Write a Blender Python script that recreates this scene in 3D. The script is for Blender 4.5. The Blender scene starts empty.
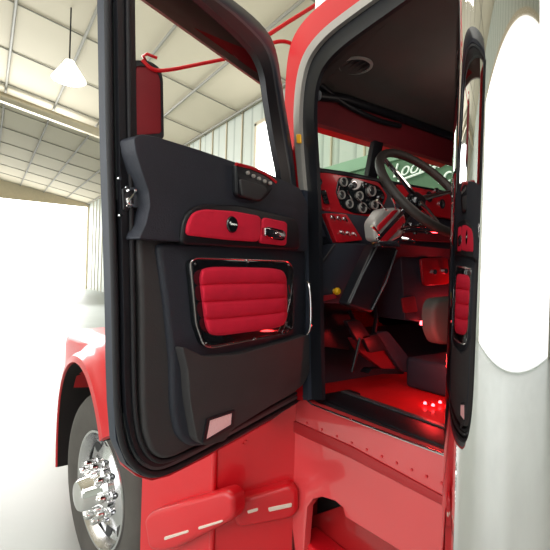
import bpy, bmesh, math, random
from mathutils import Vector, Matrix
random.seed(4)
V = Vector
C = bpy.context.scene.collection

# ------------------------------------------------------------------ camera
F_PX = 420.0
CAM = V((-1.256, 0.997, 1.7))
LOOK = V((0.823, -0.568, 0)).normalized()
ROLL = math.radians(1.7)
R0 = LOOK.cross(V((0, 0, 1))).normalized()
U0 = V((0, 0, 1))
RT = (R0 * math.cos(ROLL) + U0 * math.sin(ROLL)).normalized()
UP = (U0 * math.cos(ROLL) - R0 * math.sin(ROLL)).normalized()
cd = bpy.data.cameras.new('camera')
cam = bpy.data.objects.new('camera', cd)
C.objects.link(cam)
cam.matrix_world = Matrix((
    (RT.x, UP.x, -LOOK.x, CAM.x), (RT.y, UP.y, -LOOK.y, CAM.y),
    (RT.z, UP.z, -LOOK.z, CAM.z), (0, 0, 0, 1)))
cd.sensor_fit = 'HORIZONTAL'
cd.sensor_width = 36
cd.lens = 36 * F_PX / 550
cd.clip_start = 0.02
bpy.context.scene.camera = cam


def ray(px, py):
    return LOOK + RT * ((px - 275) / F_PX) + UP * ((275 - py) / F_PX)


class Plane:
    """a real plane of the truck: point p, unit normal n"""
    def __init__(s, p, n):
        s.p = V(p); s.n = V(n).normalized()

    def __call__(s, px, py, off=0.0):
        d = ray(px, py)
        q = s.p + s.n * off
        t = (q - CAM).dot(s.n) / d.dot(s.n)
        return CAM + d * t


DOOR = Plane((0, 0, 0), (-0.933, -0.360, 0))        # inner face of the open door
def SIDE(y): return Plane((0, y, 0), (0, 1, 0))
def REAR(x): return Plane((x, 0, 0), (-1, 0, 0))
def LEVEL(z): return Plane((0, 0, z), (0, 0, 1))

# --------------------------------------------------------------- materials
def mat(name, col, rough=0.5, metal=0.0, coat=0.0, emit=None, es=0.0, bump=0.0, bscale=80, var=0.0, vscale=6, spec=0.5, trans=0.0, alpha=1.0):
    m = bpy.data.materials.new(name)
    m.use_nodes = True
    nt = m.node_tree
    b = nt.nodes['Principled BSDF']
    b.inputs['Base Color'].default_value = (*col, 1)
    b.inputs['Roughness'].default_value = rough
    b.inputs['Metallic'].default_value = metal
    b.inputs['Coat Weight'].default_value = coat
    b.inputs['Coat Roughness'].default_value = 0.04
    b.inputs['Specular IOR Level'].default_value = spec
    b.inputs['Transmission Weight'].default_value = trans
    b.inputs['Alpha'].default_value = alpha
    if emit:
        b.inputs['Emission Color'].default_value = (*emit, 1)
        b.inputs['Emission Strength'].default_value = es
    tc = nt.nodes.new('ShaderNodeTexCoord')
    if var:
        n = nt.nodes.new('ShaderNodeTexNoise'); n.inputs['Scale'].default_value = vscale
        n.inputs['Detail'].default_value = 6
        nt.links.new(tc.outputs['Object'], n.inputs['Vector'])
        r = nt.nodes.new('ShaderNodeMix'); r.data_type = 'RGBA'
        r.inputs['A'].default_value = (*[c * (1 - var) for c in col], 1)
        r.inputs['B'].default_value = (*[min(1, c * (1 + var)) for c in col], 1)
        nt.links.new(n.outputs['Fac'], r.inputs['Factor'])
        nt.links.new(r.outputs['Result'], b.inputs['Base Color'])
    if bump:
        n = nt.nodes.new('ShaderNodeTexNoise'); n.inputs['Scale'].default_value = bscale
        n.inputs['Detail'].default_value = 4
        nt.links.new(tc.outputs['Object'], n.inputs['Vector'])
        bp = nt.nodes.new('ShaderNodeBump'); bp.inputs['Strength'].default_value = bump
        bp.inputs['Distance'].default_value = 0.004
        nt.links.new(n.outputs['Fac'], bp.inputs['Height'])
        nt.links.new(bp.outputs['Normal'], b.inputs['Normal'])
    return m


M = dict(
    red=mat('red_paint', (0.66, 0.006, 0.014), 0.38, 0, 0.35, var=0.06, vscale=3),
    red_fender=mat('red_paint_fender', (0.58, 0.012, 0.018), 0.45, 0, 0.25, var=0.05, vscale=3),
    red_side=mat('red_paint_haze', (0.70, 0.065, 0.07), 0.22, 0, 1.0, var=0.05, vscale=3),  # same red paint, with the pink of reflected haze put into the colour
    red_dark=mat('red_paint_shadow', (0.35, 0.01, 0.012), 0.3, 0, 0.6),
    leather=mat('black_leather', (0.026, 0.030, 0.044), 0.55, bump=0.25, bscale=260, var=0.2, vscale=12),
    pad=mat('charcoal_pad', (0.046, 0.044, 0.047), 0.62, bump=0.2, bscale=300, var=0.15, vscale=10),
    black=mat('black_plastic', (0.010, 0.011, 0.015), 0.4, var=0.2),
    navy=mat('blue_black_frame', (0.034, 0.042, 0.062), 0.42, var=0.2, vscale=5),
    rubber=mat('rubber_seal', (0.012, 0.012, 0.016), 0.6, bump=0.1),
    greyseal=mat('grey_seal', (0.09, 0.1, 0.11), 0.35, 0.2),
    gloss=mat('gloss_black', (0.008, 0.010, 0.012), 0.08, 0, 1.0),
    chrome=mat('chrome', (0.85, 0.85, 0.86), 0.06, 1.0, var=0.03),
    stack=mat('polished_stack', (0.78, 0.78, 0.78), 0.03, 1.0, var=0.02),
    alu=mat('polished_aluminium', (0.72, 0.72, 0.74), 0.2, 1.0, var=0.06, vscale=20),
    redfab=mat('red_fabric', (0.90, 0.012, 0.055), 0.72, bump=0.5, bscale=420, var=0.12, vscale=30),
    redpanel=mat('red_dash_panel', (0.55, 0.010, 0.02), 0.3, 0, 0.4, var=0.1, vscale=20),
    headliner=mat('headliner', (0.085, 0.072, 0.066), 0.85, bump=0.3, bscale=200, var=0.12, vscale=8),
    header=mat('maroon_header', (0.22, 0.012, 0.02), 0.6, var=0.15, vscale=8),
    carpet=mat('red_floor', (0.55, 0.012, 0.016), 0.5, 0, 0.2, bump=0.3, bscale=120, var=0.2, vscale=10),
    tyre=mat('tyre_rubber', (0.075, 0.068, 0.06), 0.75, bump=0.3, bscale=60, var=0.25, vscale=9),
    grey=mat('grey_leather', (0.12, 0.115, 0.10), 0.7, bump=0.2, var=0.1),
    brown=mat('steering_wrap', (0.035, 0.028, 0.024), 0.5, bump=0.3, bscale=300),
    yellow=mat('yellow_knob', (0.75, 0.42, 0.01), 0.35),
    amber=mat('amber_lens', (0.9, 0.45, 0.03), 0.25, emit=(0.9, 0.4, 0.02), es=0.5),
    reflector=mat('reflector_lens', (0.85, 0.5, 0.5), 0.25, emit=(0.9, 0.5, 0.5), es=0.35, bump=0.6, bscale=150),  # slight emission stands in for light the reflector returns
    lens=mat('clear_lens', (0.85, 0.72, 0.62), 0.15, 0.3, emit=(1, .75, .6), es=0.1, bump=0.7, bscale=200),
    whitepaint=mat('white_lettering', (0.85, 0.9, 0.85), 0.5, emit=(0.9, 1, 0.9), es=0.5),  # emission brightens the lettering, which is no lamp
    green=mat('green_trailer_paint', (0.055, 0.13, 0.065), 0.5, emit=(0.06, 0.14, 0.07), es=0.15, var=0.15, vscale=1.5),  # weak emission lifts the paint; the trailer itself gives no light
    greenrail=mat('green_rail', (0.24, 0.40, 0.27), 0.5),
    redled=mat('red_led', (1, 0.05, 0.05), 0.3, emit=(1, 0.06, 0.07), es=25),
    concrete=mat('concrete', (0.40, 0.43, 0.41), 0.4, var=0.12, vscale=1.2, bump=0.2, bscale=20),
    ceiling=mat('ceiling_insulation', (0.50, 0.45, 0.34), 0.8, var=0.05, vscale=0.6, bump=0.3, bscale=3),
    beam=mat('roof_purlin', (0.24, 0.23, 0.19), 0.6, var=0.1),
    tan=mat('tan_steel', (0.62, 0.54, 0.40), 0.6, var=0.1),
    lampshade=mat('translucent_shade', (.95, .95, .9), 0.4, emit=(1, 1, .95), es=1.6),
    lamp=mat('lamp_glow', (1, 1, 1), 0.5, emit=(1, 1, 0.97), es=12),
    daylight=mat('daylight_door', (1, 1, 1), 0.5, emit=(1, 1, 1), es=9.0),
    silver=mat('silver_trim', (0.50, 0.48, 0.45), 0.35, 0.3),
    left_glow=mat('added_side_glow', (1, 1, 1), 0.5, emit=(1, 1, 1), es=2.6),  # glow of the added door on the left wall
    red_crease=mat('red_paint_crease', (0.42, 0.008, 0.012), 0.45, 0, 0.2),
    dark=mat('dark_void', (0.012, 0.008, 0.008), 0.8),
    visor=mat('smoked_visor', (0.15, 0.085, 0.07), 0.3, 0, 0.4, var=0.2, vscale=9),
)
# windscreen glass: real tinted glass
g = bpy.data.materials.new('windscreen_glass'); g.use_nodes = True
nt = g.node_tree; nt.nodes.clear()
o_ = nt.nodes.new('ShaderNodeOutputMaterial'); t_ = nt.nodes.new('ShaderNodeBsdfTransparent'); gl = nt.nodes.new('ShaderNodeBsdfGlossy')
mx = nt.nodes.new('ShaderNodeMixShader'); fr = nt.nodes.new('ShaderNodeFresnel'); fr.inputs['IOR'].default_value = 1.35
t_.inputs['Color'].default_value = (0.86, 0.95, 0.88, 1); gl.inputs['Roughness'].default_value = 0.02
mx.inputs[0].default_value = 0.04; nt.links.new(t_.outputs[0], mx.inputs[1]); nt.links.new(gl.outputs[0], mx.inputs[2]); nt.links.new(mx.outputs[0], o_.inputs[0])
M['glass'] = g
# ribbed wall material (procedural wave bump + colour)
def ribbed(name, col, dark, scale, axis='X', es=0.0):
    m = bpy.data.materials.new(name); m.use_nodes = True; nt = m.node_tree
    b = nt.nodes['Principled BSDF']; b.inputs['Roughness'].default_value = 0.5
    tc = nt.nodes.new('ShaderNodeTexCoord'); w = nt.nodes.new('ShaderNodeTexWave')
    w.bands_direction = axis; w.inputs['Scale'].default_value = scale; w.wave_profile = 'SAW'
    nt.links.new(tc.outputs['Object'], w.inputs['Vector'])
    cr = nt.nodes.new('ShaderNodeValToRGB')
    cr.color_ramp.elements[0].color = (*dark, 1); cr.color_ramp.elements[0].position = 0.0
    cr.color_ramp.elements[1].color = (*col, 1); cr.color_ramp.elements[1].position = 0.25
    nt.links.new(w.outputs['Fac'], cr.inputs[0]); nt.links.new(cr.outputs[0], b.inputs['Base Color'])
    bp = nt.nodes.new('ShaderNodeBump'); bp.inputs['Distance'].default_value = 0.04
    nt.links.new(w.outputs['Fac'], bp.inputs['Height']); nt.links.new(bp.outputs[0], b.inputs['Normal'])
    return m
M['siding'] = ribbed('corrugated_siding', (0.60, 0.64, 0.58), (0.36, 0.40, 0.36), 0.5)

# ----------------------------------------------------------------- helpers
def children(o): return o.children
def depth(o):
    d = 0
    while o.parent: o = o.parent; d += 1
    return d
def link(name, bm, m, parent=None, smooth=True, sharp=40):
    while parent and depth(parent) >= 2: parent = parent.parent
    bmesh.ops.remove_doubles(bm, verts=bm.verts[:], dist=1e-5)
    bmesh.ops.recalc_face_normals(bm, faces=bm.faces[:])
    cs = [v.co.copy() for v in bm.verts]
    lo = V([min(c[i] for c in cs) for i in range(3)]); hi = V([max(c[i] for c in cs) for i in range(3)])
    org = V(((lo.x + hi.x) / 2, (lo.y + hi.y) / 2, lo.z))
    for v in bm.verts: v.co -= org
    me = bpy.data.meshes.new(name)
    if smooth:
        for f in bm.faces: f.smooth = True
        for e in bm.edges:
            if len(e.link_faces) == 2 and e.calc_face_angle(0) > math.radians(sharp): e.smooth = False
    bm.to_mesh(me); bm.free()
    me.materials.append(m)
    o = bpy.data.objects.new(name, me); C.objects.link(o)
    p = V((0, 0, 0)); q = parent
    while q: p += q.location; q = q.parent
    if parent: o.parent = parent
    o.location = org - p
    return o


def tag(o, label, cat, group=None, kind=None):
    o['label'] = label; o['category'] = cat
    if group: o['group'] = group
    if kind: o['kind'] = kind
    return o


def thing(name, label, cat, loc=(0, 0, 0), group=None):
    o = bpy.data.objects.new(name, None); C.objects.link(o); o.location = loc
    o.empty_display_size = 0.1
    return tag(o, label, cat, group)


def struct(name, bm, m, parent=None):
    o = link(name, bm, m, parent)
    if not parent: o['kind'] = 'structure'
    return o


def chaikin(p, k=2, closed=True):
    p = [V(q) for q in p]
    for _ in range(k):
        r = []
        n = len(p)
        if not closed: r.append(p[0])
        for i in range(n if closed else n - 1):
            a, b = p[i], p[(i + 1) % n]
            r += [a * .75 + b * .25, a * .25 + b * .75]
        if not closed: r.append(p[-1])
        p = r
    return p


def rpts(pts, r=4, seg=4):
    """round the corners of a pixel polygon by r pixels"""
    out = []; n = len(pts)
    for i in range(n):
        a, b, c = V(pts[i - 1]), V(pts[i]), V(pts[(i + 1) % n])
        d1 = (a - b); d2 = (c - b)
        k = min(r, d1.length * .45, d2.length * .45)
        p0 = b + d1.normalized() * k; p1 = b + d2.normalized() * k
        for j in range(seg + 1):
            t = j / seg
            out.append(p0 * (1 - t) ** 2 + b * 2 * t * (1 - t) + p1 * t * t)
    return out


def extr(bm, loop, vec, bevel=0.0, seg=3):
    """solid from a front loop (3-D points) extruded by vec"""
    fv = [bm.verts.new(p) for p in loop]; bv = [bm.verts.new(p + vec) for p in loop]
    front = bm.faces.new(fv); bm.faces.new(bv[::-1])
    n = len(loop)
    for i in range(n):
        bm.faces.new((fv[i], bv[i], bv[(i + 1) % n], fv[(i + 1) % n]))
    if bevel:
        bm.normal_update()
        bmesh.ops.bevel(bm, geom=list(front.edges), offset=bevel, segments=seg, affect='EDGES', profile=0.5, clamp_overlap=True)
    return bm


def slab(pts, P, top, bottom, bevel=0.0, seg=3, bm=None):
    bm = bm or bmesh.new()
    return extr(bm, [P(p[0], p[1], top) for p in pts], P.n * (bottom - top), bevel, seg)


def band(outer, inner, P, top, bottom, bm=None, closed=False, taper=0):
    bm = bm or bmesh.new()
    if not closed and len(outer) > 8: outer = [tuple(p) for p in chaikin([V(p) for p in outer], 2, False)]; inner = [tuple(p) for p in chaikin([V(p) for p in inner], 2, False)]
    A = [P(*p, top) for p in outer]; B = [P(*p, top) for p in inner]
    d = P.n * (bottom - top); n = len(A)
    va = [bm.verts.new(p) for p in A]; vb = [bm.verts.new(p) for p in B]
    if taper: A = [P(*(V(o) * (1 - taper) + V(i) * taper), top) for o, i in zip(outer, inner)]; va2 = [bm.verts.new(p) for p in A]
    for q_, o in zip(va, outer if taper else []): q_.co = P(*o, bottom) - d
    wa = [bm.verts.new(P(*o, bottom)) if taper else bm.verts.new(p + d) for p, o in zip(A, outer)]
    if taper:
        for q_, o2 in zip(va, va2): q_.co = o2.co
        for o2 in va2: bm.verts.remove(o2)
    wb = [bm.verts.new(p + d) for p in B]
    for i in range(n if closed else n - 1):
        j = (i + 1) % n
        bm.faces.new((va[i], va[j], vb[j], vb[i])); bm.faces.new((wa[j], wa[i], wb[i], wb[j]))
        bm.faces.new((va[j], va[i], wa[i], wa[j])); bm.faces.new((vb[i], vb[j], wb[j], wb[i]))
    if not closed:
        bm.faces.new((va[0], vb[0], wb[0], wa[0])); bm.faces.new((va[-1], wa[-1], wb[-1], vb[-1]))
    return bm


def tube(path, r, bm=None, closed=False, n=10, flat=1.0):
    bm = bm or bmesh.new()
    path = [V(p) for p in path]; rings = []
    N = len(path); up = V((0, 0, 1)); nrm = None
    for i, p in enumerate(path):
        if closed: t = (path[(i + 1) % N] - path[i - 1]).normalized()
        else: t = (path[min(i + 1, N - 1)] - path[max(i - 1, 0)]).normalized()
        if nrm is None:
            nrm = t.cross(up)
            if nrm.length < .05: nrm = t.cross(V((1, 0, 0)))
        nrm = (nrm - t * nrm.dot(t)).normalized()
        bi = t.cross(nrm)
        rr = r[i] if isinstance(r, (list, tuple)) else r
        rings.append([bm.verts.new(p + nrm * math.cos(a) * rr + bi * math.sin(a) * rr * flat) for a in [2 * math.pi * k / n for k in range(n)]])
    for i in range(N if closed else N - 1):
        a, b = rings[i], rings[(i + 1) % N]
        for k in range(n): bm.faces.new((a[k], a[(k + 1) % n], b[(k + 1) % n], b[k]))
    if not closed:
        bm.faces.new(rings[0][::-1]); bm.faces.new(rings[-1])
    return bm


def box(lo, hi, bevel=0.0, bm=None):
    own = bm is None
    bm = bm or bmesh.new()
    x0, y0, z0 = lo; x1, y1, z1 = hi
    v = [bm.verts.new(c) for c in ((x0, y0, z0), (x1, y0, z0), (x1, y1, z0), (x0, y1, z0), (x0, y0, z1), (x1, y0, z1), (x1, y1, z1), (x0, y1, z1))]
    es = set()
    for f in ((0, 3, 2, 1), (4, 5, 6, 7), (0, 1, 5, 4), (1, 2, 6, 5), (2, 3, 7, 6), (3, 0, 4, 7)):
        es |= set(bm.faces.new([v[i] for i in f]).edges)
    if bevel: bmesh.ops.bevel(bm, geom=list(es), offset=bevel, segments=3, affect='EDGES', profile=.5)
    return bm


def lathe(prof, center, axis, bm=None, n=40):
    """prof: list of (radius, distance along axis)"""
    bm = bm or bmesh.new(); axis = V(axis).normalized(); c = V(center)
    u = axis.orthogonal().normalized(); w = axis.cross(u); rings = []
    for r, h in prof:
        if r < 1e-6: rings.append([bm.verts.new(c + axis * h)])
        else: rings.append([bm.verts.new(c + axis * h + (u * math.cos(2 * math.pi * k / n) + w * math.sin(2 * math.pi * k / n)) * r) for k in range(n)])
    for a, b in zip(rings, rings[1:]):
        for k in range(n):
            j = (k + 1) % n
            if len(a) == 1 and len(b) == 1: continue
            if len(a) == 1: bm.faces.new((a[0], b[k], b[j]))
            elif len(b) == 1: bm.faces.new((a[k], a[j], b[0]))
            else: bm.faces.new((a[k], a[j], b[j], b[k]))
    return bm


def cushion(P, q, off, height, rolls=0, nx=40, ny=48, corner=0.18):
    """padded surface on plane P between pixel corners q = tl, tr, br, bl"""
    bm = bmesh.new(); G = []
    tl, tr, br, bl = [V(c) for c in q]
    for j in range(ny + 1):
        row = []
        for i in range(nx + 1):
            a, b = 2 * i / nx - 1, 2 * j / ny - 1
            # square -> rounded square
            k = corner
            aa = a * math.sqrt(1 - k * b * b / 1.0 * abs(b) ** 4 * 1.0) if k < 1 else a
            bb = b * math.sqrt(1 - k * a * a / 1.0 * abs(a) ** 4 * 1.0) if k < 1 else b
            s, t = (aa + 1) / 2, (bb + 1) / 2
            p = (tl * (1 - s) + tr * s) * (1 - t) + (bl * (1 - s) + br * s) * t
            e = min(1, (1 - abs(a)) / .12) ; e2 = min(1, (1 - abs(b)) / .08)
            h = height * math.sqrt(max(0, 1 - (1 - e) ** 2)) * math.sqrt(max(0, 1 - (1 - e2) ** 2))
            if rolls:
                ph = ((b + 1) / 2 * rolls) % 1.0
                h *= .45 + .55 * math.sqrt(max(0, 1 - (2 * ph - 1) ** 2 * .98)) if 0 < j < ny else 1
            row.append(bm.verts.new(P(p.x, p.y, off + h)))
        G.append(row)
    for j in range(ny):
        for i in range(nx): bm.faces.new((G[j][i], G[j][i + 1], G[j + 1][i + 1], G[j + 1][i]))
    return bm


def disc_on(P, px, py, off, r, h, bm=None, n=24, ring=None):
    c = P(px, py, off)
    if ring:
        return lathe([(r - ring, 0), (r - ring, h), (r, h), (r, 0)], c, P.n, bm, n)
    return lathe([(0, 0), (r, 0), (r, h * .8), (r * .92, h), (0, h)], c, P.n, bm, n)

# ================================================================ THE SHOP
WV, EZ, FX, BX, LV = -6.5, 7.5, 39.0, -9.0, 8.5
struct('floor', box((BX, WV, -0.1), (FX, LV, 0)), M['concrete'])
def plane_bm(pts):
    bm = bmesh.new(); bm.faces.new([bm.verts.new(p) for p in pts]); return bm
# right side wall, with a bright doorway in it
WO = (9.0, 10.95, 0.0, 6.75)           # opening: x0, x1, z0, z1 (filled below)
bm = bmesh.new()
for a in ((BX, 0, WO[0], EZ), (WO[1], 0, FX, EZ), (WO[0], WO[3], WO[1], EZ)):
    box((a[0], WV - .15, a[1]), (a[2], WV, a[3]), bm=bm)
struct('wall_right', bm, M['siding'])
w = struct('window_1', box((WO[0] + .02, WV - .1, 0.05), (WO[1] - .02, WV - .05, WO[3])), M['daylight'])
fr_ = bmesh.new()
for a in ((WO[0] - .08, WO[0] + .04), (WO[1] - .04, WO[1] + .08)): box((a[0], WV - .02, 0), (a[1], WV + .05, WO[3] + .08), bm=fr_)
box((WO[0] - .08, WV - .02, WO[3]), (WO[1] + .08, WV + .05, WO[3] + .12), bm=fr_)
struct('window_frame', fr_, M['tan'], w)
bm = bmesh.new()
for k in range(39):
    x = BX + .5 + k * 1.2
    if WO[0] - .3 < x < WO[1] + .3: continue
    box((x, WV, 0), (x + .05, WV + .045, EZ), bm=bm)
struct('trim_1', bm, M['tan'])
# ceiling: two pitches with purlins and rafters
RZ, RV = 9.2, 3.0
bm = plane_bm([(BX, WV - .15, EZ), (FX, WV - .15, EZ), (FX, RV, RZ), (BX, RV, RZ)])
bm.faces.new([bm.verts.new(p) for p in ((BX, RV, RZ), (FX, RV, RZ), (FX, LV, RZ - .8), (BX, LV, RZ - .8))])
struct('ceiling', bm, M['ceiling'])
def roof_z(v): return EZ + (RZ - EZ) * (v - WV) / (RV - WV) if v < RV else RZ - .8 * (v - RV) / (LV - RV)
bm = bmesh.new()
for v in (-6.3, -4.6, -2.9, -1.2, .5, 2.2, 4.0, 6.0):
    tube([(BX, v, roof_z(v) - .07), (FX, v, roof_z(v) - .07)], .045, bm, n=6)
struct('trim_2', bm, M['beam'])
bm = bmesh.new()
for x in range(-6, 39, 3):
    tube([(x, WV, EZ - .02), (x, RV, RZ - .02), (x, LV, RZ - .82)], .022, bm, n=5)
struct('trim_3', bm, M['beam'])
bm = bmesh.new()
for x in (18.5,):
    path = [(x, WV, EZ - .25), (x, RV, RZ - .25), (x, LV, RZ - 1.05)]
    for a, b in zip(path, path[1:]):
        a, b = V(a), V(b)
        extr(bm, [a + V((-.12, 0, 0)), b + V((-.12, 0, 0)), b + V((-.12, 0, -.35)), a + V((-.12, 0, -.35))], V((.24, 0, 0)))
struct('trim_4', bm, M['tan'])
# front wall with wide bright overhead door
struct('wall_front', extr(bmesh.new(), [V((FX, WV, 0)), V((FX, LV, 0)), V((FX, LV, RZ - .8)), V((FX, RV, RZ)), V((FX, WV, EZ))], V((.15, 0, 0))), M['tan'])
d = struct('door_1', box((FX - .08, -6.3, 0), (FX - .02, 7.5, 7.2)), M['daylight'])
bm = bmesh.new()
for z in (7.2,): box((FX - .16, -6.3, z), (FX - .08, 7.5, z + .25), bm=bm)
struct('door_rail', bm, M['tan'], d)
struct('wall_left', box((BX, LV, 0), (FX, LV + .15, RZ - .8)), M['siding'])
d2 = struct('added_glow_door', box((-7.5, LV - .06, 0.05), (8, LV - .01, 6.6)), M['left_glow'])  # added glowing door, out of view, to whiten reflections and light the truck
bm = bmesh.new()
for a in ((-7.6, -7.45), (7.95, 8.1)): box((a[0], LV - .1, 0), (a[1], LV, 6.7), bm=bm)
box((-7.6, LV - .1, 6.6), (8.1, LV, 6.75), bm=bm)
struct('added_glow_frame', bm, M['tan'], d2)
struct('wall_back', box((BX - .15, WV, 0), (BX, LV, RZ)), M['siding'])
# pendant high-bay lamp
q = CAM + ray(69, 80) * 11.0
t = thing('high_bay_lamp', 'glowing white high bay lamp hanging under the shop roof beyond the open truck door', 'lamp', (q.x, q.y, q.z))
link('lamp_shade', lathe([(0, .5), (.12, .5), (.16, .42), (.42, .02), (.42, 0), (.40, 0), (.1, .38), (0, .4)], q, (0, 0, 1)), M['lampshade'], t)
link('lamp_lens', lathe([(0, .06), (.36, .06), (.38, .02), (.3, -.04), (0, -.06)], q, (0, 0, 1)), M['lamp'], t)
link('hanging_cord', tube([q + V((0, 0, .5)), V((q.x, q.y, roof_z(q.y)))], .02), M['black'], t)

# parked green trailer on the right side of the shop
TV = -3.5
t = thing('green_trailer', 'green enclosed trailer with white script lettering, parked beyond the windscreen', 'trailer', (3.5, TV, 0))
tz = 3.42
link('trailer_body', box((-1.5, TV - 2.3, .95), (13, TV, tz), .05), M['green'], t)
link('top_rail', box((-1.52, TV - .01, tz - .14), (13.02, TV + .03, tz + .04), .01), M['greenrail'], t)
for x in (-.4, .75, 10.6, 11.8):
    wh = link('trailer_wheel', lathe([(0, .0), (.2, .0), (.3, .02), (.47, .02), (.5, -.03), (.5, -.25), (.47, -.28), (0, -.28)], (x, TV - .02, .5), (0, 1, 0)), M['tyre'], t)
link('landing_gear', box((3.0, TV - .5, 0), (3.14, TV - .36, .97), .01), M['beam'], t)
link('trailer_frame', box((-1.2, TV - 1.9, .78), (12.6, TV - .4, .96)), M['dark'], t)
def text_bm(body, size, origin, xdir, ydir, ext=.01, shear=.3, off=.012):
    cu = bpy.data.curves.new('tmp', 'FONT'); cu.body = body; cu.size = size; cu.extrude = ext; cu.shear = shear; cu.offset = off
    ob = bpy.data.objects.new('tmp', cu); C.objects.link(ob)
    dg = bpy.context.evaluated_depsgraph_get(); me = bpy.data.meshes.new_from_object(ob.evaluated_get(dg))
    bm = bmesh.new(); bm.from_mesh(me); bpy.data.objects.remove(ob)
    X = V(xdir).normalized(); Y = V(ydir).normalized(); Z = X.cross(Y)
    for v in bm.verts: v.co = V(origin) + X * v.co.x + Y * v.co.y + Z * v.co.z
    return bm
TP = SIDE(TV + .02)
p0 = TP(392, 178)
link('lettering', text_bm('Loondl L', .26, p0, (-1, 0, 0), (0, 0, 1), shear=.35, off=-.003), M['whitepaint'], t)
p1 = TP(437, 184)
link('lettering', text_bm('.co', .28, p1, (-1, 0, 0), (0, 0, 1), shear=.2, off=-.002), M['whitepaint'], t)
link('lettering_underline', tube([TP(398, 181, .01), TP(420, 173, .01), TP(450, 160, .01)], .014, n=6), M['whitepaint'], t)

# ================================================================ THE TRUCK
truck = thing('semi_truck', 'red semi truck cab with black and red interior, its driver door standing open', 'truck', (0, -0.9, 0))
def T(name, bm, m, parent=None, **k): return link(name, bm, m, parent or truck, **k)
def label(o, s): o['label'] = s; return o

S0 = SIDE(0.0)
# ---- outer skin round the door opening (real plane y = 0)
OPO = [(303, 400), (301, 300), (299, 190), (293, 130), (294, 95), (298, 68), (306, 48), (322, 29), (345, 11), (370, -7), (455, -68), (620, -188)]
SKO = [(296, 400), (292, 300), (288, 190), (284, 130), (285, 92), (287, 60), (292, 38), (306, 17), (335, -8), (362, -28), (450, -93), (600, -215)]
T('door_surround', band(SKO, OPO, S0, 0.0, -.02), M['red'])
SE2 = [(308, 400), (306, 300), (304, 190), (299, 130), (300, 95), (304, 70), (311, 53), (326, 35), (348, 18), (373, 0), (457, -60), (620, -178)]
T('door_seal', band(OPO[2:], SE2[2:], S0, .012, -.01), M['silver'])  # upper seal in silver: its highlights are put into the colour
T('door_seal', band(OPO[:3], SE2[:3], S0, .012, -.01), M['navy'])  # lower length of the same seal, left dark without highlights
IN2 = [(322, 400), (320, 300), (318, 190), (314, 130), (314, 98), (317, 80), (323, 66), (337, 50), (358, 34), (382, 17), (462, -40), (620, -150)]
T('pillar_trim', band(SE2, IN2, S0, -.005, -.022), M['black'])

# cab side below the sill with crease, cut-out at the bottom left
side = [(268, 421), (303, 398), (312, 404), (465, 463), (467, 470), (470, 600), (420, 566), (400, 551), (345, 517), (343, 508), (335, 501), (322, 497), (313, 499), (307, 507), (305, 530), (303, 560), (296, 560), (286, 480), (277, 440)]
T('cab_side_panel', slab(side, S0, 0.0, -.03, .004), M['red_side'])
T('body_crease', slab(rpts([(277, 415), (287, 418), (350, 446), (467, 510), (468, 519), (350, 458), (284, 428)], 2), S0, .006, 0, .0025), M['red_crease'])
T('sill_moulding', tube([S0(303, 396, .006), S0(312, 404.5, .006), S0(340, 415.5, .006), S0(400, 438.5, .006), S0(466, 463, .006)], .004), M['chrome'])
for k in range(11):
    px = 292 + k * 15; T('rivet', disc_on(S0, px, 424 + k * 6.7 - 8, .0, .004, .004, None, 8), M['red'])
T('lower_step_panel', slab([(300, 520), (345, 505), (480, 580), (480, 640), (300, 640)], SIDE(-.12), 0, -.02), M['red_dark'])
T('step_tread', box((-.62, -.12, .62), (.02, -.02, .70), .008), M['red'])
T('step_well', box((-.8, -.42, .3), (.08, -.15, 1.1)), M['dark'])

# sill: layered black tread plate and chrome scuff strip
sill_pts = [(303, 397), (309, 380), (322, 378), (470, 430), (468, 463), (312, 404)]
SL = LEVEL(1.235)
def zpt(px, z, y):   # point on side plane y at height z whose picture column is px
    a, b = SIDE(y)(px, 200), SIDE(y)(px, 500)
    t = (z - a.z) / (b.z - a.z); return a.lerp(b, t)
T('sill_plate', box((-.66, -.10, 1.165), (-.0, -.012, 1.215), .008), M['gloss'])
T('sill_plate', box((-.66, -.225, 1.215), (-.0, -.07, 1.235), .006), M['black'])
T('scuff_strip', box((-.66, -.222, 1.235), (-.02, -.195, 1.240), .002), M['greyseal'])
T('scuff_strip', tube([(-.0, -.03, 1.217), (-.64, -.03, 1.217)], .004, n=8), M['chrome'])
T('sill_seal', tube([(.02, -.06, 1.23), (-.04, -.06, 1.222), (-.66, -.06, 1.222)], .010), M['rubber'])
for k in range(5): T('sill_bolt', lathe([(0, .006), (.006, .005), (.008, 0)], (-.08 - k * .13, -.045, 1.2155), (0, 0, 1), None, 10), M['chrome'])

# ---- cab interior shell
FL = 1.2
T('cab_floor', box((-.95, -1.85, FL - .06), (.52, -.10, FL), .0), M['carpet'])
T('firewall', slab([(290, 205), (560, 225), (560, 420), (290, 420)], REAR(.42), 0, -.03), M['leather'])
T('toe_board', extr(bmesh.new(), [V((.42, -1.85, 1.42)), V((.42, -.06, 1.42)), V((.22, -.06, FL)), V((.22, -1.85, FL))], V((.03, 0, -.02))), M['leather'])
T('passenger_wall', box((-.95, -1.9, FL - .06), (.5, -1.84, 2.6)), M['leather'])
T('cab_back_wall', box((-1.0, -1.9, .95), (-.93, -.12, 2.6)), M['leather'])
T('kick_panel', box((.0, -.05, FL), (.42, -.03, 2.0), .005), M['leather'])
T('rear_pillar', box((-.95, -.16, .9), (-.665, -.02, 2.62), .02), M['black'])
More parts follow.
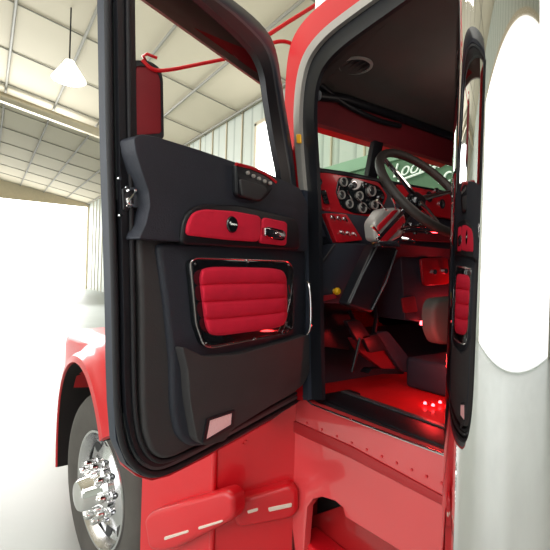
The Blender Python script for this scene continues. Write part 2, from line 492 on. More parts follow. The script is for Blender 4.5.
# headliner, curved down to the header at the front
prof = [(-.95, 2.58), (-.4, 2.58), (0, 2.575), (.1, 2.565), (.17, 2.545), (.21, 2.52), (.21, 2.62), (-.95, 2.66)]
T('headliner', extr(bmesh.new(), [V((x, -.03 - max(0, x) * .75, z)) for x, z in prof], V((0, -1.72, 0))), M['headliner'])
T('windscreen_header', extr(bmesh.new(), [V((.19, -.18, 2.53)), V((.20, -.18, 2.388)), V((.23, -.18, 2.385)), V((.26, -.18, 2.55))], V((0, -1.6, 0)), .004), M['header'])
T('visor_edge', tube([(.18, -.2, 2.5), (.175, -.35, 2.525), (.175, -.7, 2.53), (.175, -1.8, 2.53)], .022), M['black'])
T('side_rail', tube(chaikin([REAR(.17)(*p) for p in [(312, 78), (324, 88), (345, 105), (378, 121), (400, 126)]], 2, False), .013), M['black'])
# roof + outer visor + roof skin
plan = [(-1.0, -.02), (.0, -.02), (.10, -.10), (.26, -.26), (.26, -1.66), (.0, -1.9), (-1.0, -1.9)]
T('cab_roof', extr(bmesh.new(), [V((x, y, 2.80 if x < .05 else 2.72)) for x, y in plan], V((0, 0, -.14)), .012), M['red_side'])
T('sun_visor', extr(bmesh.new(), [V((.24, -.30, 2.60)), V((.55, -.36, 2.50)), V((.55, -.36, 2.52)), V((.24, -.30, 2.63))], V((0, -1.3, 0))), M['red'])
rp = REAR(.20)
T('visor_bracket', tube([rp(262, 39), rp(285, 24), rp(322, 1), rp(350, -17)], .009), M['red'])
T('visor_bracket', tube(chaikin([rp(266, 47), rp(274, 42), rp(286, 41), rp(296, 46), rp(306, 44)], 2, False), .008), M['red'])
# windscreen glass, centre divider, A pillar
wz = [V((.225, -.08, 2.395)), V((.225, -1.82, 2.395)), V((.47, -1.82, 2.0)), V((.47, -.08, 2.0))]
T('windscreen', plane_bm(wz), M['glass'])
def wpt(px, py):
    n = (wz[1] - wz[0]).cross(wz[3] - wz[0]).normalized(); return Plane(wz[0], n)(px, py)
T('windscreen_divider', slab([(379, 122), (388, 124), (381, 156), (376, 188), (366, 188), (373, 150)], REAR(.20), 0, -.03, .004), M['black'])
T('front_pillar', slab([(304, 60), (318, 78), (316, 130), (311, 180), (313, 240), (300, 240), (302, 130)], REAR(.12), 0, -.05, .006), M['black'])
T('front_cowl', extr(bmesh.new(), [V((.42, -.02, 1.0)), V((.42, -.02, 1.98)), V((.55, -.02, 1.97)), V((.75, -.02, 1.93)), V((.75, -.02, 1.0))], V((0, -1.88, 0)), .01), M['red'])
# long hood
hp = []
bm = bmesh.new(); rings = []
for x, hw, zt in ((.72, .74, 1.93), (1.2, .68, 1.9), (1.8, .62, 1.86), (2.3, .58, 1.82), (2.42, .52, 1.72)):
    yc = -.95; r = []
    for a in range(17):
        th = math.pi * a / 16
        r.append(bm.verts.new((x, yc + hw * math.copysign(abs(math.cos(th)) ** .45, math.cos(th)), .95 + (zt - .95) * abs(math.sin(th)) ** .45)))
    rings.append(r)
for a, b in zip(rings, rings[1:]):
    for k in range(16): bm.faces.new((a[k], a[k + 1], b[k + 1], b[k]))
bm.faces.new(rings[-1])
T('hood', bm, M['red'])

# speaker in the headliner
SP = LEVEL(2.578)
sc_ = SP(355, 65); sc_.z = 2.579
spk = T('speaker', lathe([(0, -.004), (.058, -.004), (.064, 0)], sc_, (0, 0, 1), n=32), M['black'])
T('speaker_ring', lathe([(.062, 0), (.062, -.010), (.072, -.008), (.074, 0)], sc_, (0, 0, 1), n=40), M['silver'], spk)
for k in range(4):
    T('grille_bar', tube([sc_ + V((-.05, -.036 + k * .024, -.006)), sc_ + V((.05, -.036 + k * .024, -.006))], .002, n=6), M['headliner'], spk)

# ---- dashboard
DX = 0.02
D = REAR(DX)
dash = T('dashboard', extr(bmesh.new(), [V((DX, -.05, 1.86)), V((DX, -.05, 2.10)), V((DX + .02, -.05, 2.125)), V((.45, -.05, 2.09)), V((.45, -.05, 1.6)), V((.16, -.05, 1.74))], V((0, -1.78, 0)), .003), M['leather'])
DR = T('dash_roll', tube([D(309, 170, .0), D(345, 175, .0), D(380, 182, .0), D(470, 198, .0)], .014), M['black'], dash)
pn = T('instrument_panel', slab(rpts([(312, 172), (330, 173), (379, 182), (388, 196), (384, 206), (372, 217), (323, 211), (317, 195)], 3), D, .018, 0, .004), M['redpanel'], dash)
bez = slab(rpts([(339, 177), (350, 177), (379, 186), (386, 196), (378, 214), (356, 214), (342, 208), (336, 192)], 4), D, .022, .018, .002)
T('gauge_bezel', bez, M['gloss'], dash)
gauges = [(343, 182, .016), (341, 195, .015), (353, 185, .013), (349, 204, .015), (371, 191, .020), (359, 196, .016), (362, 208, .018), (374, 205, .016), (318, 182, .012), (381, 197, .010)]
for gx, gy, gr in gauges:
    gg = T('gauge', disc_on(D, gx, gy, .021, gr, .004), M['black'], dash)
    T('chrome_bezel', disc_on(D, gx, gy, .022, gr * 1.18, .009, ring=gr * .2), M['silver'] if gr > .014 else M['chrome'], gg)
    c = D(gx, gy, .027)
    T('needle', tube([c, c + V((0, gr * .5, gr * .6))], .0008, n=4), M['whitepaint'], gg)
for a, b in (((347, 190), (352, 200)), ((357, 198), (370, 210)), ((340, 186), (338, 194)), ((366, 184), (374, 186))):
    T('chrome_trim_strip', tube([D(*a, .03), D(*b, .03)], .0025, n=6), M['chrome'], dash)
T('rocker_switch_strip', slab(rpts([(321, 190), (326, 190), (330, 204), (325, 204)], 1), D, .024, .018, .002), M['gloss'], dash)
for k in range(3):
    T('dash_switch', slab([(322 + k * 1.3, 191.5 + k * 4.3), (325.5 + k * 1.3, 191.5 + k * 4.3), (326.5 + k * 1.3, 194.3 + k * 4.3), (323 + k * 1.3, 194.3 + k * 4.3)], D, .027, .022), M['black'], dash)
# passenger half of the dash
T('instrument_panel', slab(rpts([(396, 184), (420, 188), (480, 198), (480, 224), (430, 215), (404, 203)], 3), D, .018, 0, .004), M['redpanel'], dash)
for gx, gy, gr in ((428, 197, .022), (441, 204, .02), (436, 191, .013)):
    gg = T('gauge', disc_on(D, gx, gy, .018, gr, .006), M['black'], dash)
    T('chrome_bezel', disc_on(D, gx, gy, .019, gr * 1.18, .008, ring=gr * .14), M['alu'], gg)
T('dash_strip', slab(rpts([(405, 232), (470, 236), (470, 243), (405, 240)], 2), D, .02, -.01, .003), M['header'], dash)
# switch panel under the gauges
D2 = REAR(-.01)
T('switch_panel', slab(rpts([(325, 213), (347, 214), (363, 240), (337, 243)], 2), D2, .012, -.03, .003), M['redpanel'], dash)
for k in range(3):
    for j, (x0, y0) in enumerate(((331.5, 217), (341, 232))):
        b0 = D2(x0 + k * 6 - j * 0, y0 + k * .8, .012)
        kn = T('toggle_switch', tube([b0, b0 + V((-.012, 0, .0)), b0 + V((-.022, 0, -.014))], [.006, .0035, .004], n=8), M['chrome'], dash)
        T('switch_collar', lathe([(.0, .004), (.008, .004), (.009, 0)], b0, (-1, 0, 0), n=12), M['alu'], kn)
T('switch_mount', slab([(318, 210), (352, 214), (372, 217), (378, 245), (334, 246)], REAR(.0), .0, -.10, .004), M['leather'], dash)
# lower dash padding and its grey edges
T('lower_dash_panel', slab(rpts([(336, 243), (375, 244), (346, 304), (310, 303), (311, 288), (318, 270)], 3), REAR(-.02), .0, -.2, .008), M['leather'], dash)
T('lower_dash_edge', tube([REAR(-.02)(335, 244, .004), REAR(-.02)(322, 262, .004), REAR(-.02)(312, 284, .004)], .004), M['pad'], dash)
T('knee_panel', slab([(310, 300), (350, 302), (350, 350), (310, 345)], REAR(.10), .0, -.03, .003), M['black'], dash)
# yellow knob
kb = REAR(-.02)(333.5, 291, .0)
kn = T('parking_knob', lathe([(0, .034), (.009, .033), (.014, .026), (.0145, .018), (.009, .012), (.006, 0)], kb, (-1, 0, 0), n=20), M['yellow'], dash)
T('knob_stem', lathe([(.012, .0), (.012, .006), (.005, .006), (.005, .02)], kb, (-1, 0, 0), n=14), M['alu'], kn)
label(kn, 'yellow push-pull knob on the lower dash')
T('red_trim_strip', slab(rpts([(314, 297), (335, 294), (337, 298), (316, 303)], 1), REAR(-.025), .004, 0), M['header'], dash)
# centre control panel low on the dash
D3 = REAR(.08)
cp = T('control_panel', slab(rpts([(421, 258), (448, 257), (450, 284), (424, 286)], 4), D3, .012, -.0, .004), M['redpanel'], dash)
for a in ((432, 272), (443, 271)):
    T('control_knob', disc_on(D3, *a, .012, .015, .02, n=16), M['alu'], cp)
T('centre_stack', slab([(400, 240), (475, 240), (475, 330), (405, 320)], D3, 0, -.2, .006), M['leather'], dash)
T('centre_trim', slab(rpts([(402, 298), (415, 296), (418, 312), (404, 313)], 2), D3, .008, 0, .002), M['header'], dash)

# ---- steering column, wheel
col_base = REAR(-.14)
T('column_cover', slab(rpts([(376, 242), (399, 247), (373, 314), (347, 305)], 5), REAR(-.14), 0, -.05, .010), M['black'])
cE = T('column_highlight', tube([REAR(-.14)(378, 245, .002), REAR(-.14)(362, 276, .002), REAR(-.14)(350, 303, .002)], .0035), M['alu'].copy())  # grey tube paints in the highlight along the cover's edge
cE.data.materials[0] = M['greyseal']
T('column_highlight', tube([REAR(-.14)(397, 250, .002), REAR(-.14)(386, 282, .002), REAR(-.14)(372, 310, .002)], .0035), M['greyseal'])  # second painted edge highlight
# wheel placed by centre + normal
WC = V((-.315, -.335, 2.0)); WN = V((-.60, 0.10, .79)).normalized(); WR = .235
WC = V((-.158, -.515, 2.0696)); WN = V((-.7937, .0115, .608)).normalized(); u_ = WN.cross(V((0, 1, 0))).normalized()
u_ = WN.cross(V((0, 1, 0))).normalized(); w_ = WN.cross(u_)
ringp = [WC + (u_ * math.cos(a) + w_ * math.sin(a)) * WR for a in [2 * math.pi * k / 64 for k in range(64)]]
sw = T('steering_wheel', tube(ringp, .0185, closed=True, n=14), M['brown'])
for k in range(3):
    a = math.radians(90 + 120 * k + 10)
    e = WC + (u_ * math.cos(a) + w_ * math.sin(a)) * (WR - .01)
    T('wheel_spoke', tube([WC - WN * .05, (WC - WN * .045).lerp(e, .5), e], [.014, .011, .010], n=8), M['chrome'], sw)
T('horn_button', lathe([(0, .012), (.03, .008), (.045, -.01), (.045, -.05), (0, -.06)], WC - WN * .04, WN, n=28), M['gloss'], sw)
cb = REAR(-.16)(392, 228)
T('steering_column', tube([WC - WN * .08, (WC - WN * .08).lerp(cb, .6), cb], [.03, .04, .05], n=16), M['gloss'])
# chrome column shroud with stalks; coloured strips paint in its reflections
cP = REAR(-.20)
sh = T('column_shroud', slab(rpts([(374, 222), (384, 208), (400, 207), (407, 216), (404, 236), (390, 243), (376, 240)], 4), cP, .0, -.05, .014), M['silver'])
T('shroud_reflection', slab(rpts([(378, 226), (394, 210), (399, 210), (379, 232)], 2), cP, .006, 0, .002), M['redpanel'], sh)  # red reflection in the chrome, laid on as a coloured strip
T('shroud_highlight', slab(rpts([(377, 238), (404, 208), (405.5, 212), (379, 241)], 1), cP, .007, 0, .001), M['chrome'], sh)  # bright glint laid on as a chrome strip
T('shroud_reflection', slab(rpts([(379, 240), (404, 215), (406, 222), (386, 243)], 2), cP, .006, 0, .002), M['redpanel'], sh)  # another red reflection laid on as colour
for a, b, r in (((400, 229), (426, 226), .006), ((380, 236), (372, 226), .005), ((402, 238), (414, 242), .006), ((386, 210), (377, 200), .004), ((396, 208), (392, 197), .005), ((404, 232), (440, 232), .004)):
    T('stalk_lever', tube([cP(*a, .01), cP((a[0] + b[0]) / 2, (a[1] + b[1]) / 2 - 1, .03), cP(*b, .035)], [r, r * .8, r * 1.2], n=8), M['chrome'], sh)
T('lever_clamp', slab(rpts([(378, 241), (398, 241), (401, 247), (382, 247)], 1), cP, .012, -.03, .003), M['alu'], sh)
for k in range(5):
    T('column_bolt', disc_on(cP, 408 + k * 6, 224 + (k % 2) * 9, .0, .007, .012, n=8), M['alu'], sh)

# ---- pedals and floor things
def pedal(name, pts, x, arm, dz):
    p = T(name, slab(rpts(pts, 2), REAR(x), .0, -.018, .004), M['black'])
    T('pedal_arm', tube([REAR(x)(*arm[0], -.01), REAR(x + .12)(*arm[1], 0), REAR(x + .2)(*arm[2], 0)], .010, n=8), M['black'], p)
    return p
pedal('clutch_pedal', [(346, 321), (360, 320), (371, 337), (357, 341)], -.02, ((356, 325), (350, 312), (346, 300)), 0)
pedal('brake_pedal', [(362, 336), (378, 334), (388, 350), (370, 353)], -.02, ((373, 340), (376, 318), (374, 300)), 0)
acc = T('accelerator_pedal', slab(rpts([(376, 333), (388, 331), (416, 366), (414, 373), (402, 372)], 2), REAR(-.0), .0, -.02, .005), M['leather'])
T('pedal_hinge', slab(rpts([(372, 369), (404, 369), (404, 374), (368, 374)], 1), REAR(.02), .0, -.05), M['black'], acc)
T('brake_rod', tube([REAR(-.02)(360, 338, .0), REAR(-.02)(352, 372, .0)], .007), M['black'])
T('pedal_foot', box((-.03, -.30, FL), (.04, -.24, FL + .02), .004), M['black'])
T('pedal_bracket', slab(rpts([(352, 338), (378, 340), (398, 352), (402, 368), (386, 372), (360, 352)], 2), REAR(.03), .0, -.03, .003), M['header'])
# gear lever console
T('centre_console', slab(rpts([(434, 308), (438, 299), (456, 297), (475, 297), (475, 345), (440, 345), (434, 330)], 6), REAR(-.16), 0, -.06, .02), M['grey'])
T('console_base', box((-.28, -1.2, FL), (-.0, -.62, FL + .14), .02), M['leather'])
bm = box((-.66, -.40, FL), (-.50, -.20, FL + .14), .012)
T('seat_pedestal', bm, M['black'])
for k in range(4): T('seat_rail', box((-.69, -.39, FL + .015 + k * .03), (-.49, -.19, FL + .027 + k * .03), .003), M['leather'])

# red courtesy lights
for (px, py, z) in ((425, 404, FL + .01), (440, 403, FL + .01), (449, 405, FL + .01), (433, 406, FL + .01)):
    p = LEVEL(z)(px, py)
    if p.y > -.19: p.y = -.19
    l = T('floor_light', lathe([(0, .010), (.005, .008), (.007, 0)], p, (0, 0, 1), n=12), M['redled'])
p = REAR(.06)(421, 323)
T('courtesy_light', lathe([(0, .012), (.010, .008), (.012, 0)], p, (-1, 0, 0), n=14), M['redled'])
p = REAR(.02)(315, 316)
T('courtesy_light', lathe([(0, .006), (.004, .005), (.005, 0)], p, (-1, 0, 0), n=12), M['redled'])

# small amber marker lamp on front pillar
S1 = SIDE(.012)
T('marker_lamp', slab(rpts([(296, 134), (300, 134), (300.5, 143), (296.5, 143)], 1), S1, .006, 0, .002), M['amber'])
# grab handle by the hinge
gh = [(306, 281), (309, 284), (310.5, 296), (311, 318), (310, 330), (307, 334)]
T('grab_handle', tube(chaikin([S0(*p, .05) for p in gh], 2, False), [.005] * len(chaikin([V((0, 0)) for _ in gh], 2, False)), n=10), M['chrome'])

# ---- front fender, wheel and steps
WCX, WCZ = 1.14, .50
wheel_c = V((1.14, .30, .52))
prof = []      # fender cross section: (lateral, radial offset)
fsec = [(-.25, .07), (.22, .085), (.32, .077), (.38, .055), (.42, .02), (.44, -.005), (.47, -.012), (.495, -.03), (.50, -.065), (.485, -.07), (.46, -.05), (.40, -.04), (-.25, -.03)]
bm = bmesh.new(); rings = []
arc = []
for k in range(41):
    a = math.radians(-12 + 155 * k / 40)         # 0 = forward, 90 = top, 180 = rear
    R = .71
    x = 1.14 + R * math.cos(a) * (1.12 if math.cos(a) > 0 else 1.0)
    z = .55 + R * abs(math.sin(a)) ** .85 * (1 if math.sin(a) >= 0 else -1)
    arc.append((x, z, a))
for x, z, a in arc:
    n = V((math.cos(a), 0, math.sin(a)))
    rings.append([bm.verts.new(V((x, .08 + s, z)) + n * o) for s, o in fsec])
for a, b in zip(rings, rings[1:]):
    for k in range(len(fsec)):
        j = (k + 1) % len(fsec); bm.faces.new((a[k], a[j], b[j], b[k]))
bm.faces.new(rings[0]); bm.faces.new(rings[-1][::-1])
T('fender', bm, M['red_fender'])
bm = bmesh.new(); ra = []; rb = []
for x, z, a in arc:
    n = V((math.cos(a), 0, math.sin(a)))
    ra.append(bm.verts.new(V((x, -.10, z)) - n * .04)); rb.append(bm.verts.new(V((x, .57, z)) - n * .078))
for i in range(len(ra) - 1): bm.faces.new((ra[i], ra[i + 1], rb[i + 1], rb[i]))
bm.faces.new(ra[::-1] )
bc = bmesh.new(); rc = []
for i in range(19):
    x = .60 + 1.72 * i / 18; f = i / 18
    zt = 1.335 - .10 * f ** 2
    hw = math.sqrt(max(0.0, 1 - max(0, (f - .90) / .10) ** 2)) * .5 + .5
    dx = x - 1.14; Rr = .66 * (1.12 if dx > 0 else 1)
    zb = .55 + .66 * math.sqrt(max(0, 1 - (dx / Rr) ** 2)) if abs(dx) < Rr else .8
    zb = max(zb, .85); vo = .50 * hw; rr = .10 * hw
    zt2 = zb + (zt - zb) * (.35 + .65 * (hw * 2 - 1)) if hw < 1 else zt
    sec = [(-.1, zt2 + .02), (vo - rr, zt2)] + [(vo - rr + rr * math.sin(t), zt2 - rr + rr * math.cos(t)) for t in (.4, .8, 1.2, 1.57)] + [(vo, max(zb, zt2 - rr) - .0001 if False else zb), (-.1, zb)]
    rc.append([bc.verts.new((x, v_, z_)) for v_, z_ in sec])
for a, b in zip(rc, rc[1:]):
    for k in range(len(a)):
        j = (k + 1) % len(a); bc.faces.new((a[k], a[j], b[j], b[k]))
bc.faces.new(rc[0]); bc.faces.new(rc[-1][::-1])
T('fender_crown', bc, M['red_fender'])
T('fender_liner', bm, M['dark'])
T('wheel_well', box((.62, -.3, .55), (1.75, -.22, 1.22), .02), M['dark'])
T('frame_rail', box((-3.5, -.62, .75), (2.6, -.52, 1.0), .01), M['red'])
T('bumper', box((2.35, -2.1, .15), (2.55, .43, .68), .05), M['red'])
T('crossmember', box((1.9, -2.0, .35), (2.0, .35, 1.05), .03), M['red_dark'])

# wheel (steered a little to the left)
st = math.radians(9)
ax = V((-math.sin(st), math.cos(st), 0))
WCc = V((1.14, .455, .51))
TR = .515
tp = [(.30, -.24), (.44, -.27), (.49, -.255), (TR, -.22), (TR, -.17), (TR - .012, -.165), (TR - .012, -.155), (TR, -.15), (TR, -.10), (TR - .012, -.095), (TR - .012, -.085), (TR, -.08), (TR, -.03), (.505, -.01), (.485, .012), (.44, .025), (.36, .018), (.315, .0), (.305, -.02)]
wheel = T('front_wheel', lathe(tp, WCc, ax, n=96), M['tyre'])
rim = lathe([(.31, -.22), (.315, .0), (.31, .012), (.298, .012), (.288, -.01), (.275, -.055), (.25, -.060), (.17, -.035), (.155, -.02), (.10, -.02)], WCc, ax, n=96)
T('wheel_rim', rim, M['alu'], wheel)
ux = ax.cross(V((0, 0, 1))).normalized(); uz = V((0, 0, 1))
for k in range(10):
    a = 2 * math.pi * k / 10 + .2
    c = WCc + (ux * math.cos(a) + uz * math.sin(a)) * .225
    T('hand_hole', lathe([(0, 0), (.034, .0), (.037, -.006)], c + ax * -.043, (ax + (ux * math.cos(a) + uz * math.sin(a)) * -.30).normalized(), n=18), M['black'], wheel)
    a2 = a + .31
    c = WCc + (ux * math.cos(a2) + uz * math.sin(a2)) * .142
    T('lug_nut', lathe([(.024, -.02), (.024, .0), (.019, .004), (.018, .055), (.012, .066), (0, .07)], c, ax, n=12), M['chrome'], wheel)
T('hub_cap', lathe([(.115, -.03), (.115, .0), (.10, .012), (.085, .03), (.08, .105), (.07, .118), (.03, .126), (0, .128)], WCc, ax, n=36), M['chrome'], wheel)
for k in range(8):
    a = 2 * math.pi * k / 8
    c = WCc + (ux * math.cos(a) + uz * math.sin(a)) * .098
    T('hub_bolt', lathe([(.013, 0), (.013, .05), (.007, .058), (0, .06)], c, ax, n=8), M['chrome'], wheel)

# red walls below the door: rear of fender running down to the steps
A, B, Cc = V((.02, 0, 0)), V((.18, .26, 0)), V((.60, .40, 0))
def vplane(a, b):
    d = (b - a).normalized(); n = V((d.y, -d.x, 0))
    if (CAM - a).dot(n) < 0: n = -n
    return Plane(a, n)
def wall(a, b, z0, z1, name, m):
    pl = vplane(a, b)
    T(name, extr(bmesh.new(), [V((a.x, a.y, z0)), V((b.x, b.y, z0)), V((b.x, b.y, z1)), V((a.x, a.y, z1))], pl.n * -.02), m)
    return pl
P2 = wall(A, B, .40, 1.35, 'cowl_skirt', M['red'])
P1 = wall(B, Cc, .40, 1.30, 'cowl_skirt', M['red'])
T('corner_edge', tube([V((B.x, B.y, .4)), V((B.x, B.y, 1.32))], .012), M['red'])
def step(pts, P, lens, depth):
    s = T('entry_step', slab(rpts(pts, 9, 6), P, depth, 0, .02, 4), M['red'])
    for l in lens: T('step_light', slab(rpts(l, 1.5), P, depth + .003, depth - .003, .001), M['lens'], s)
    return s
step([(143, 520), (150, 512), (225, 490), (233, 497), (234, 520), (170, 552), (148, 552)], P1, [[(164, 537), (188, 530), (188.5, 532.5), (164, 540.5)], [(198, 527), (222, 520), (222.5, 522), (198.5, 530)]], .06)
step([(232, 508), (240, 500), (290, 485), (299, 492), (299, 512), (292, 520), (236, 530)], P2, [[(247, 511), (258, 508), (258, 511), (248, 514)], [(268, 508), (292, 503), (292, 507), (269, 512)]], .05)
for px, py in ((243, 444), (246, 441)): T('skirt_bolt', disc_on(P2, px, py, 0, .005, .006, None, 10), M['red'])
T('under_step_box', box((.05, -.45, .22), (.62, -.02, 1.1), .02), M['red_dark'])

# ================================================================ SLEEPER + STACK
T('sleeper_body', box((-3.2, -1.9, .8), (-1.02, -.02, 2.9), .06), M['red_side'])
cx, cy, cr = -.890, .155, .150
cyl = T('exhaust_stack', lathe([(0, 0), (cr, 0), (cr, 3.6), (cr - .006, 3.6), (cr - .006, 3.0), (0, 3.0)], (cx, cy, .15), (0, 0, 1), n=128), M['stack'])
for z in (.6, 3.2):
    link('stack_clamp', lathe([(cr + .001, 0), (cr + .006, .004), (cr + .006, .036), (cr + .001, .04)], (cx, cy, z), (0, 0, 1), n=96), M['chrome'], cyl)
link('stack_foot', box((cx - .12, cy - .12, 0), (cx + .12, cy + .12, .16), .02), M['black'], cyl)

# ================================================================ THE OPEN DOOR
H0 = V((0, 0, 0))
door = T('driver_door', bmesh.new() if False else slab([(112, 160), (113, 400), (116, 440), (126, 464), (140, 475), (152, 478), (168, 474), (200, 458), (240, 436), (300, 402), (306, 396), (303, 300), (299, 190), (270, 176), (200, 160)], DOOR, -.035, -.06, .0), M['navy'])
label(door, 'open driver door seen from its black and red trimmed inside')
def Dr(name, bm, m, parent=None, **k): return link(name, bm, m, parent or door, **k)
# outer skin (red, a little larger)
Dr('outer_skin', slab([(101, -60), (104, 150), (109, 300), (110.5, 400), (114, 440), (124, 466), (138, 477), (152, 481), (170, 476), (202, 460), (242, 438), (304, 402), (304, 300), (298, 186), (270, 178), (230, 166), (200, 158), (150, 140), (128, 138), (127, -20)], DOOR, -.09, -.105, .002), M['red'])
# frame bands around the near edge, stepping inwards
def strip(o, i, t, b, name, m, taper=0):
    return Dr(name, band(o, i, DOOR, t, b, taper=taper), m)
fr_out = [(305, 300), (300, 192), (290, 135), (283, 92), (277, 50), (266, 27), (229, -4), (118, -82), (104, -84), (99, -70), (101, 0), (103, 150), (108, 300), (110, 400), (115, 442), (126, 465), (140, 476), (154, 479), (170, 474), (202, 458), (242, 436), (300, 404)]
fr_mid = [(300, 300), (294, 192), (284, 135), (277, 92), (272, 56), (260, 35), (219, -1), (126, -62), (116, -64), (113, -56), (114, 0), (116, 150), (121, 300), (122, 400), (127, 436), (134, 457), (144, 467), (156, 471), (170, 467), (200, 452), (240, 430), (298, 398)]
strip(fr_out, fr_mid, -.022, -.085, 'edge_flange', M['navy'], .55)
fr_m2 = [(299, 300), (292.5, 192), (282.5, 135), (275.5, 92), (270.5, 58), (258.5, 37), (216, 0), (129, -57), (119, -59), (116, -50), (117.5, 0), (119.5, 150), (124, 300), (125, 400), (130, 434), (137, 454), (146, 464), (157, 468), (170, 464), (200, 449), (240, 427), (297, 396)]
strip(fr_mid, fr_m2, -.012, -.03, 'chrome_line', M['greyseal'])
fr_in = [(290, 300), (284, 190), (273, 135), (267, 95), (264, 70), (252, 46), (202, 0), (146, -44), (139, -46), (135, -40), (135, 0), (137, 150), (141, 300), (142, 400), (144, 430), (149, 448), (156, 457), (164, 460), (174, 457), (200, 443), (238, 422), (290, 392)]
strip(fr_m2, fr_in, .0, -.022, 'inner_frame', M['black'])
# weatherstrip tubes
wp = chaikin([DOOR(*p, -.018) for p in [(107, -70), (108, 0), (110, 150), (115, 300), (116.5, 400), (121, 440), (130, 461), (142, 471), (155, 475), (172, 470), (202, 454), (242, 432), (298, 400)]], 2, False)
Dr('weatherstrip', tube(wp, .0085, n=10), M['rubber'])
wp = chaikin([DOOR(*p, .004) for p in [(128, -45), (128, 0), (130, 150), (133, 300), (134, 400), (138, 434), (145, 451), (155, 461), (168, 461), (202, 446), (240, 425), (296, 393)]], 2, False)
Dr('weatherstrip', tube(wp, .006, n=10), M['rubber'])
# latch
LP = Plane(DOOR.p, DOOR.n)
lat = Dr('door_latch', slab(rpts([(123, 188), (141, 184), (142, 211), (124, 210)], 1.5), DOOR, .006, -.01, .001), M['black'])
Dr('latch_claw', tube(chaikin([DOOR(*p, .012) for p in [(126, 192), (132, 188), (137, 190), (131, 197), (127, 203), (134, 206)]], 2, False), .0035, n=8), M['chrome'], lat)
Dr('latch_plate', slab(rpts([(126, 198), (140, 192), (141, 207), (128, 208)], 1), DOOR, .009, .004, .001), M['alu'], lat)
for p in ((125.5, 187.5), (126.5, 206), (139, 208)): Dr('latch_screw', disc_on(DOOR, *p, .006, .0035, .006, n=10), M['chrome'], lat)
for p in ((118.5, 178.5), (119.5, 215.5), (137, 164)):
    Dr('door_screw', disc_on(DOOR, *p, .000, .004, .006, n=10), M['chrome'])
# main trim panel
trim = Dr('trim_panel', slab(rpts([(139, 236), (142, 300), (143, 400), (145, 432), (152, 452), (163, 460), (176, 457), (240, 424), (296, 393), (306, 380), (306, 248), (250, 240)], 6), DOOR, .02, -.03, .014, 4), M['pad'])
# rounded rear pad of lower trim
Dr('lower_trim', slab(rpts([(158, 243), (166, 300), (172, 360), (173, 410), (178, 436), (190, 447), (208, 446), (240, 424), (300, 388), (306, 375), (306, 250), (240, 243)], 8), DOOR, .035, .015, .014, 4), M['leather'])
# map pocket bulge below quilted panel
Dr('map_pocket', slab(rpts([(182, 346), (205, 357), (240, 354), (290, 340), (309, 334), (310, 372), (303, 386), (232, 430), (226, 441), (205, 446), (197, 440), (190, 400), (188, 370)], 5), DOOR, .062, .03, .016, 4), M['pad'])
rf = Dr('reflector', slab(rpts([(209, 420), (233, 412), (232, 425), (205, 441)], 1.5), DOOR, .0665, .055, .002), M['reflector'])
label(rf, 'pale pink rectangular reflector')
Dr('reflector_frame', band([(207.5, 419), (235, 410), (234, 426.5), (203, 443)], [(210, 420.5), (232.3, 413), (231.3, 424.5), (206.5, 439.5)], DOOR, .068, .055, closed=True), M['black'], rf)
# upper pad
up_pts = [(134, 137), (142, 134), (158, 137), (200, 150), (238, 163), (270, 174), (300, 188), (308, 205), (307, 252), (250, 246), (139, 239), (146, 224), (150, 206), (149, 192), (142, 172), (136, 152)]
Dr('upper_pad', slab(rpts(up_pts, 3), DOOR, .05, -.03, .022, 5), M['leather'])
# armrest surround and red inserts
Dr('armrest_surround', slab(rpts([(181, 244), (183, 222), (190, 209), (204, 204), (240, 205), (298, 219), (301, 250), (250, 248)], 7), DOOR, .060, .04, .006, 3), M['black'])
ins = Dr('red_insert', slab(rpts([(187, 235), (189, 222), (195, 212), (206, 209), (235, 211), (262, 216), (260, 242), (230, 240)], 5), DOOR, .068, .055, .006, 4), M['redfab'])
ec = DOOR(232, 224.5, .069)
em = Dr('emblem', lathe([(0, .004), (.0205, .004), (.023, .001), (.023, 0)], ec, DOOR.n, n=28), M['gloss'], ins)
for v in em.data.vertices: pass
sd = V((-.36, .933, 0))
sq = [ec + DOOR.n * .0055 - sd * x + V((0, 0, z)) for x, z in ((-.015, .002), (-.012, .007), (-.009, -.004), (-.005, .004), (-.002, -.003), (.002, .004), (.005, -.003), (.009, .003), (.015, -.001))]
Dr('emblem_script', tube(chaikin(sq, 2, False), .0012, n=6), M['whitepaint'], em)
hs = Dr('red_insert', slab(rpts([(264, 217), (288, 222), (287, 246), (260, 243)], 4), DOOR, .068, .055, .005, 4), M['redfab'])
Dr('handle_recess', slab(rpts([(266, 226), (286, 231), (285, 241), (265, 238)], 4), DOOR, .0695, .06, .001), M['gloss'], hs)
Dr('inner_handle', slab(rpts([(265.5, 227), (273, 229), (287, 234), (285, 238.5), (273, 238.5), (265.5, 236)], 2), DOOR, .082, .068, .004, 3), M['chrome'], hs)
# window switch pod
pod = Dr('switch_pod', slab(rpts([(236, 163), (258, 170), (274, 180), (272, 192), (262, 202), (252, 200), (237, 196)], 5), DOOR, .066, .045, .007, 3), M['black'])
Dr('pod_edge', tube([DOOR(236, 164, .064), DOOR(252, 168, .067), DOOR(266, 174, .067), DOOR(276, 182, .064)], .005), M['redpanel'], pod)
for k in range(5):
    Dr('switch_button', disc_on(DOOR, 247 + k * 5.6, 173.5 + k * 2.6 - (.6 if k in (0, 4) else 0), .066, .0055, .007, n=10), M['silver'], pod)
Dr('pod_cheek', slab(rpts([(240, 178), (266, 186), (268, 192), (260, 201), (243, 196)], 4), DOOR, .072, .06, .004), M['pad'], pod)
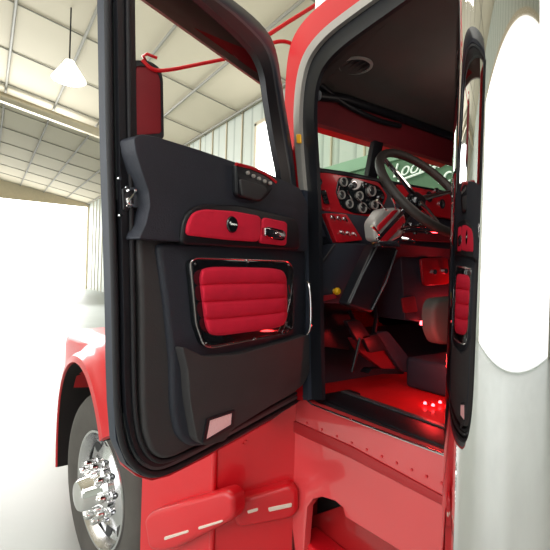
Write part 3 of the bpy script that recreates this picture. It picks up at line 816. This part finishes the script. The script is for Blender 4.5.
# quilted pocket panel with glossy frame
frp = rpts([(190, 262), (196, 258), (287, 261), (293, 267), (293, 328), (288, 333), (212, 348), (203, 345), (196, 325)], 5)
Dr('pocket_frame', slab(frp, DOOR, .052, .03, .006, 3), M['gloss'])
Dr('pocket_frame_edge', tube([DOOR(*p, .050) for p in frp], .0022, closed=True, n=6), M['alu'])
qc = Dr('quilted_cushion', cushion(DOOR, [(197, 266), (287, 268), (288, 327), (206, 338)], .050, .022, rolls=4), M['redfab'])
label(qc, 'red cushion quilted in four horizontal rolls')
for p in ((195, 264), (206, 343), (255, 338.5), (290, 300), (289, 265), (248, 262)):
    Dr('frame_screw', disc_on(DOOR, *p, .052, .003, .004, n=10), M['chrome'])
for p, q_ in (((289, 285), (291, 298)), ((282, 333), (287, 322)), ((285, 335), (290, 325))):
    Dr('latch_clip', tube([DOOR(*p, .058), DOOR(*q_, .058)], .0018, n=6), M['chrome'])
# exterior rain visor over the door window (outer side)
Dr('rain_visor', slab([(128, -12), (262, 84), (271, 92), (268, 62), (250, 40), (200, 2), (140, -45)], DOOR, -.09, -.10), M['visor'])
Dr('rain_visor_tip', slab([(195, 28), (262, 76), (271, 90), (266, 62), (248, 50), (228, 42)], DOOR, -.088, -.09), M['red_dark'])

# ---- mirror on its red bracket, in front of the door
mp = REAR(.35)
o_m = rpts([(134, 60), (150, 61), (160, 68), (163, 78), (164, 139), (134, 141)], 4)
i_m = [((V(p) - V((147, 100))) * .86 + V((147, 100))) for p in o_m]
mir = T('side_mirror', band([tuple(p) for p in o_m], [tuple(p) for p in i_m], mp, .0, -.05, closed=True), M['black'])
link('mirror_face', slab(i_m, mp, -.004, -.045, .003), M['header'], mir)  # mirror glass in flat maroon: its red reflection is put into the colour
arm = chaikin([mp(142, 60, -.0), mp(152, 70), mp(165, 71), mp(200, 64), mp(240, 56), mp(275, 50)], 2, False)
link('mirror_arm', tube(arm, .0075), M['red'], mir)
link('mirror_arm', tube([mp(146, 61, -.02), mp(143, 56), mp(147, 54), mp(157, 58)], .006), M['red'], mir)
link('mirror_arm', tube([mp(147, 150), mp(150, 190), mp(230, 230)], .008), M['red'], mir)

# ================================================================= LIGHTS
def area(name, loc, target, size, energy, col=(1, 1, 1), sy=None):
    l = bpy.data.lights.new(name, 'AREA'); l.energy = energy; l.color = col; l.size = size
    if sy: l.shape = 'RECTANGLE'; l.size_y = sy
    o = bpy.data.objects.new(name, l); C.objects.link(o); o.location = loc
    o.rotation_euler = (V(target) - V(loc)).to_track_quat('-Z', 'Y').to_euler()
    return o
area('bay_light', (20, 1, 5), (2, 0, 1), 6, 2600)
area('ceiling_light', (5, 1, 7.6), (5, 1, 0), 6, 600, (1, .98, .92), 3)
area('ceiling_light', (-4, 4.5, 6.5), (0, .0, 1.2), 4, 350, (1, .98, .94))
area('left_fill', (1.5, 7.5, 3.0), (0, 0, 1.2), 4, 150, (.95, .98, 1))  # fill lamp that goes with the added left door
area('uplight', (4, 0, 3.9), (4, 0, 9), 8, 350, (1, .98, .9))
def point(name, loc, e, col, r=.03):
    l = bpy.data.lights.new(name, 'POINT'); l.energy = e; l.color = col; l.shadow_soft_size = r
    o = bpy.data.objects.new(name, l); C.objects.link(o); o.location = loc
point('floor_glow', (-.25, -.5, 1.38), 3.2, (1, .03, .03))
point('floor_glow', (.0, -1.1, 1.55), 3.0, (1, .03, .04))
point('cab_fill', (-.35, -.6, 2.3), 2.6, (1, .85, .75), .1)  # unseen fill added to lift the cab interior; the dash emits nothing
w = bpy.data.worlds.new('world'); bpy.context.scene.world = w; w.use_nodes = True
w.node_tree.nodes['Background'].inputs[0].default_value = (1, 1, 1, 1)
w.node_tree.nodes['Background'].inputs[1].default_value = 0.45
sc = bpy.context.scene
sc.view_settings.view_transform = 'Standard'
sc.view_settings.exposure = -0.95
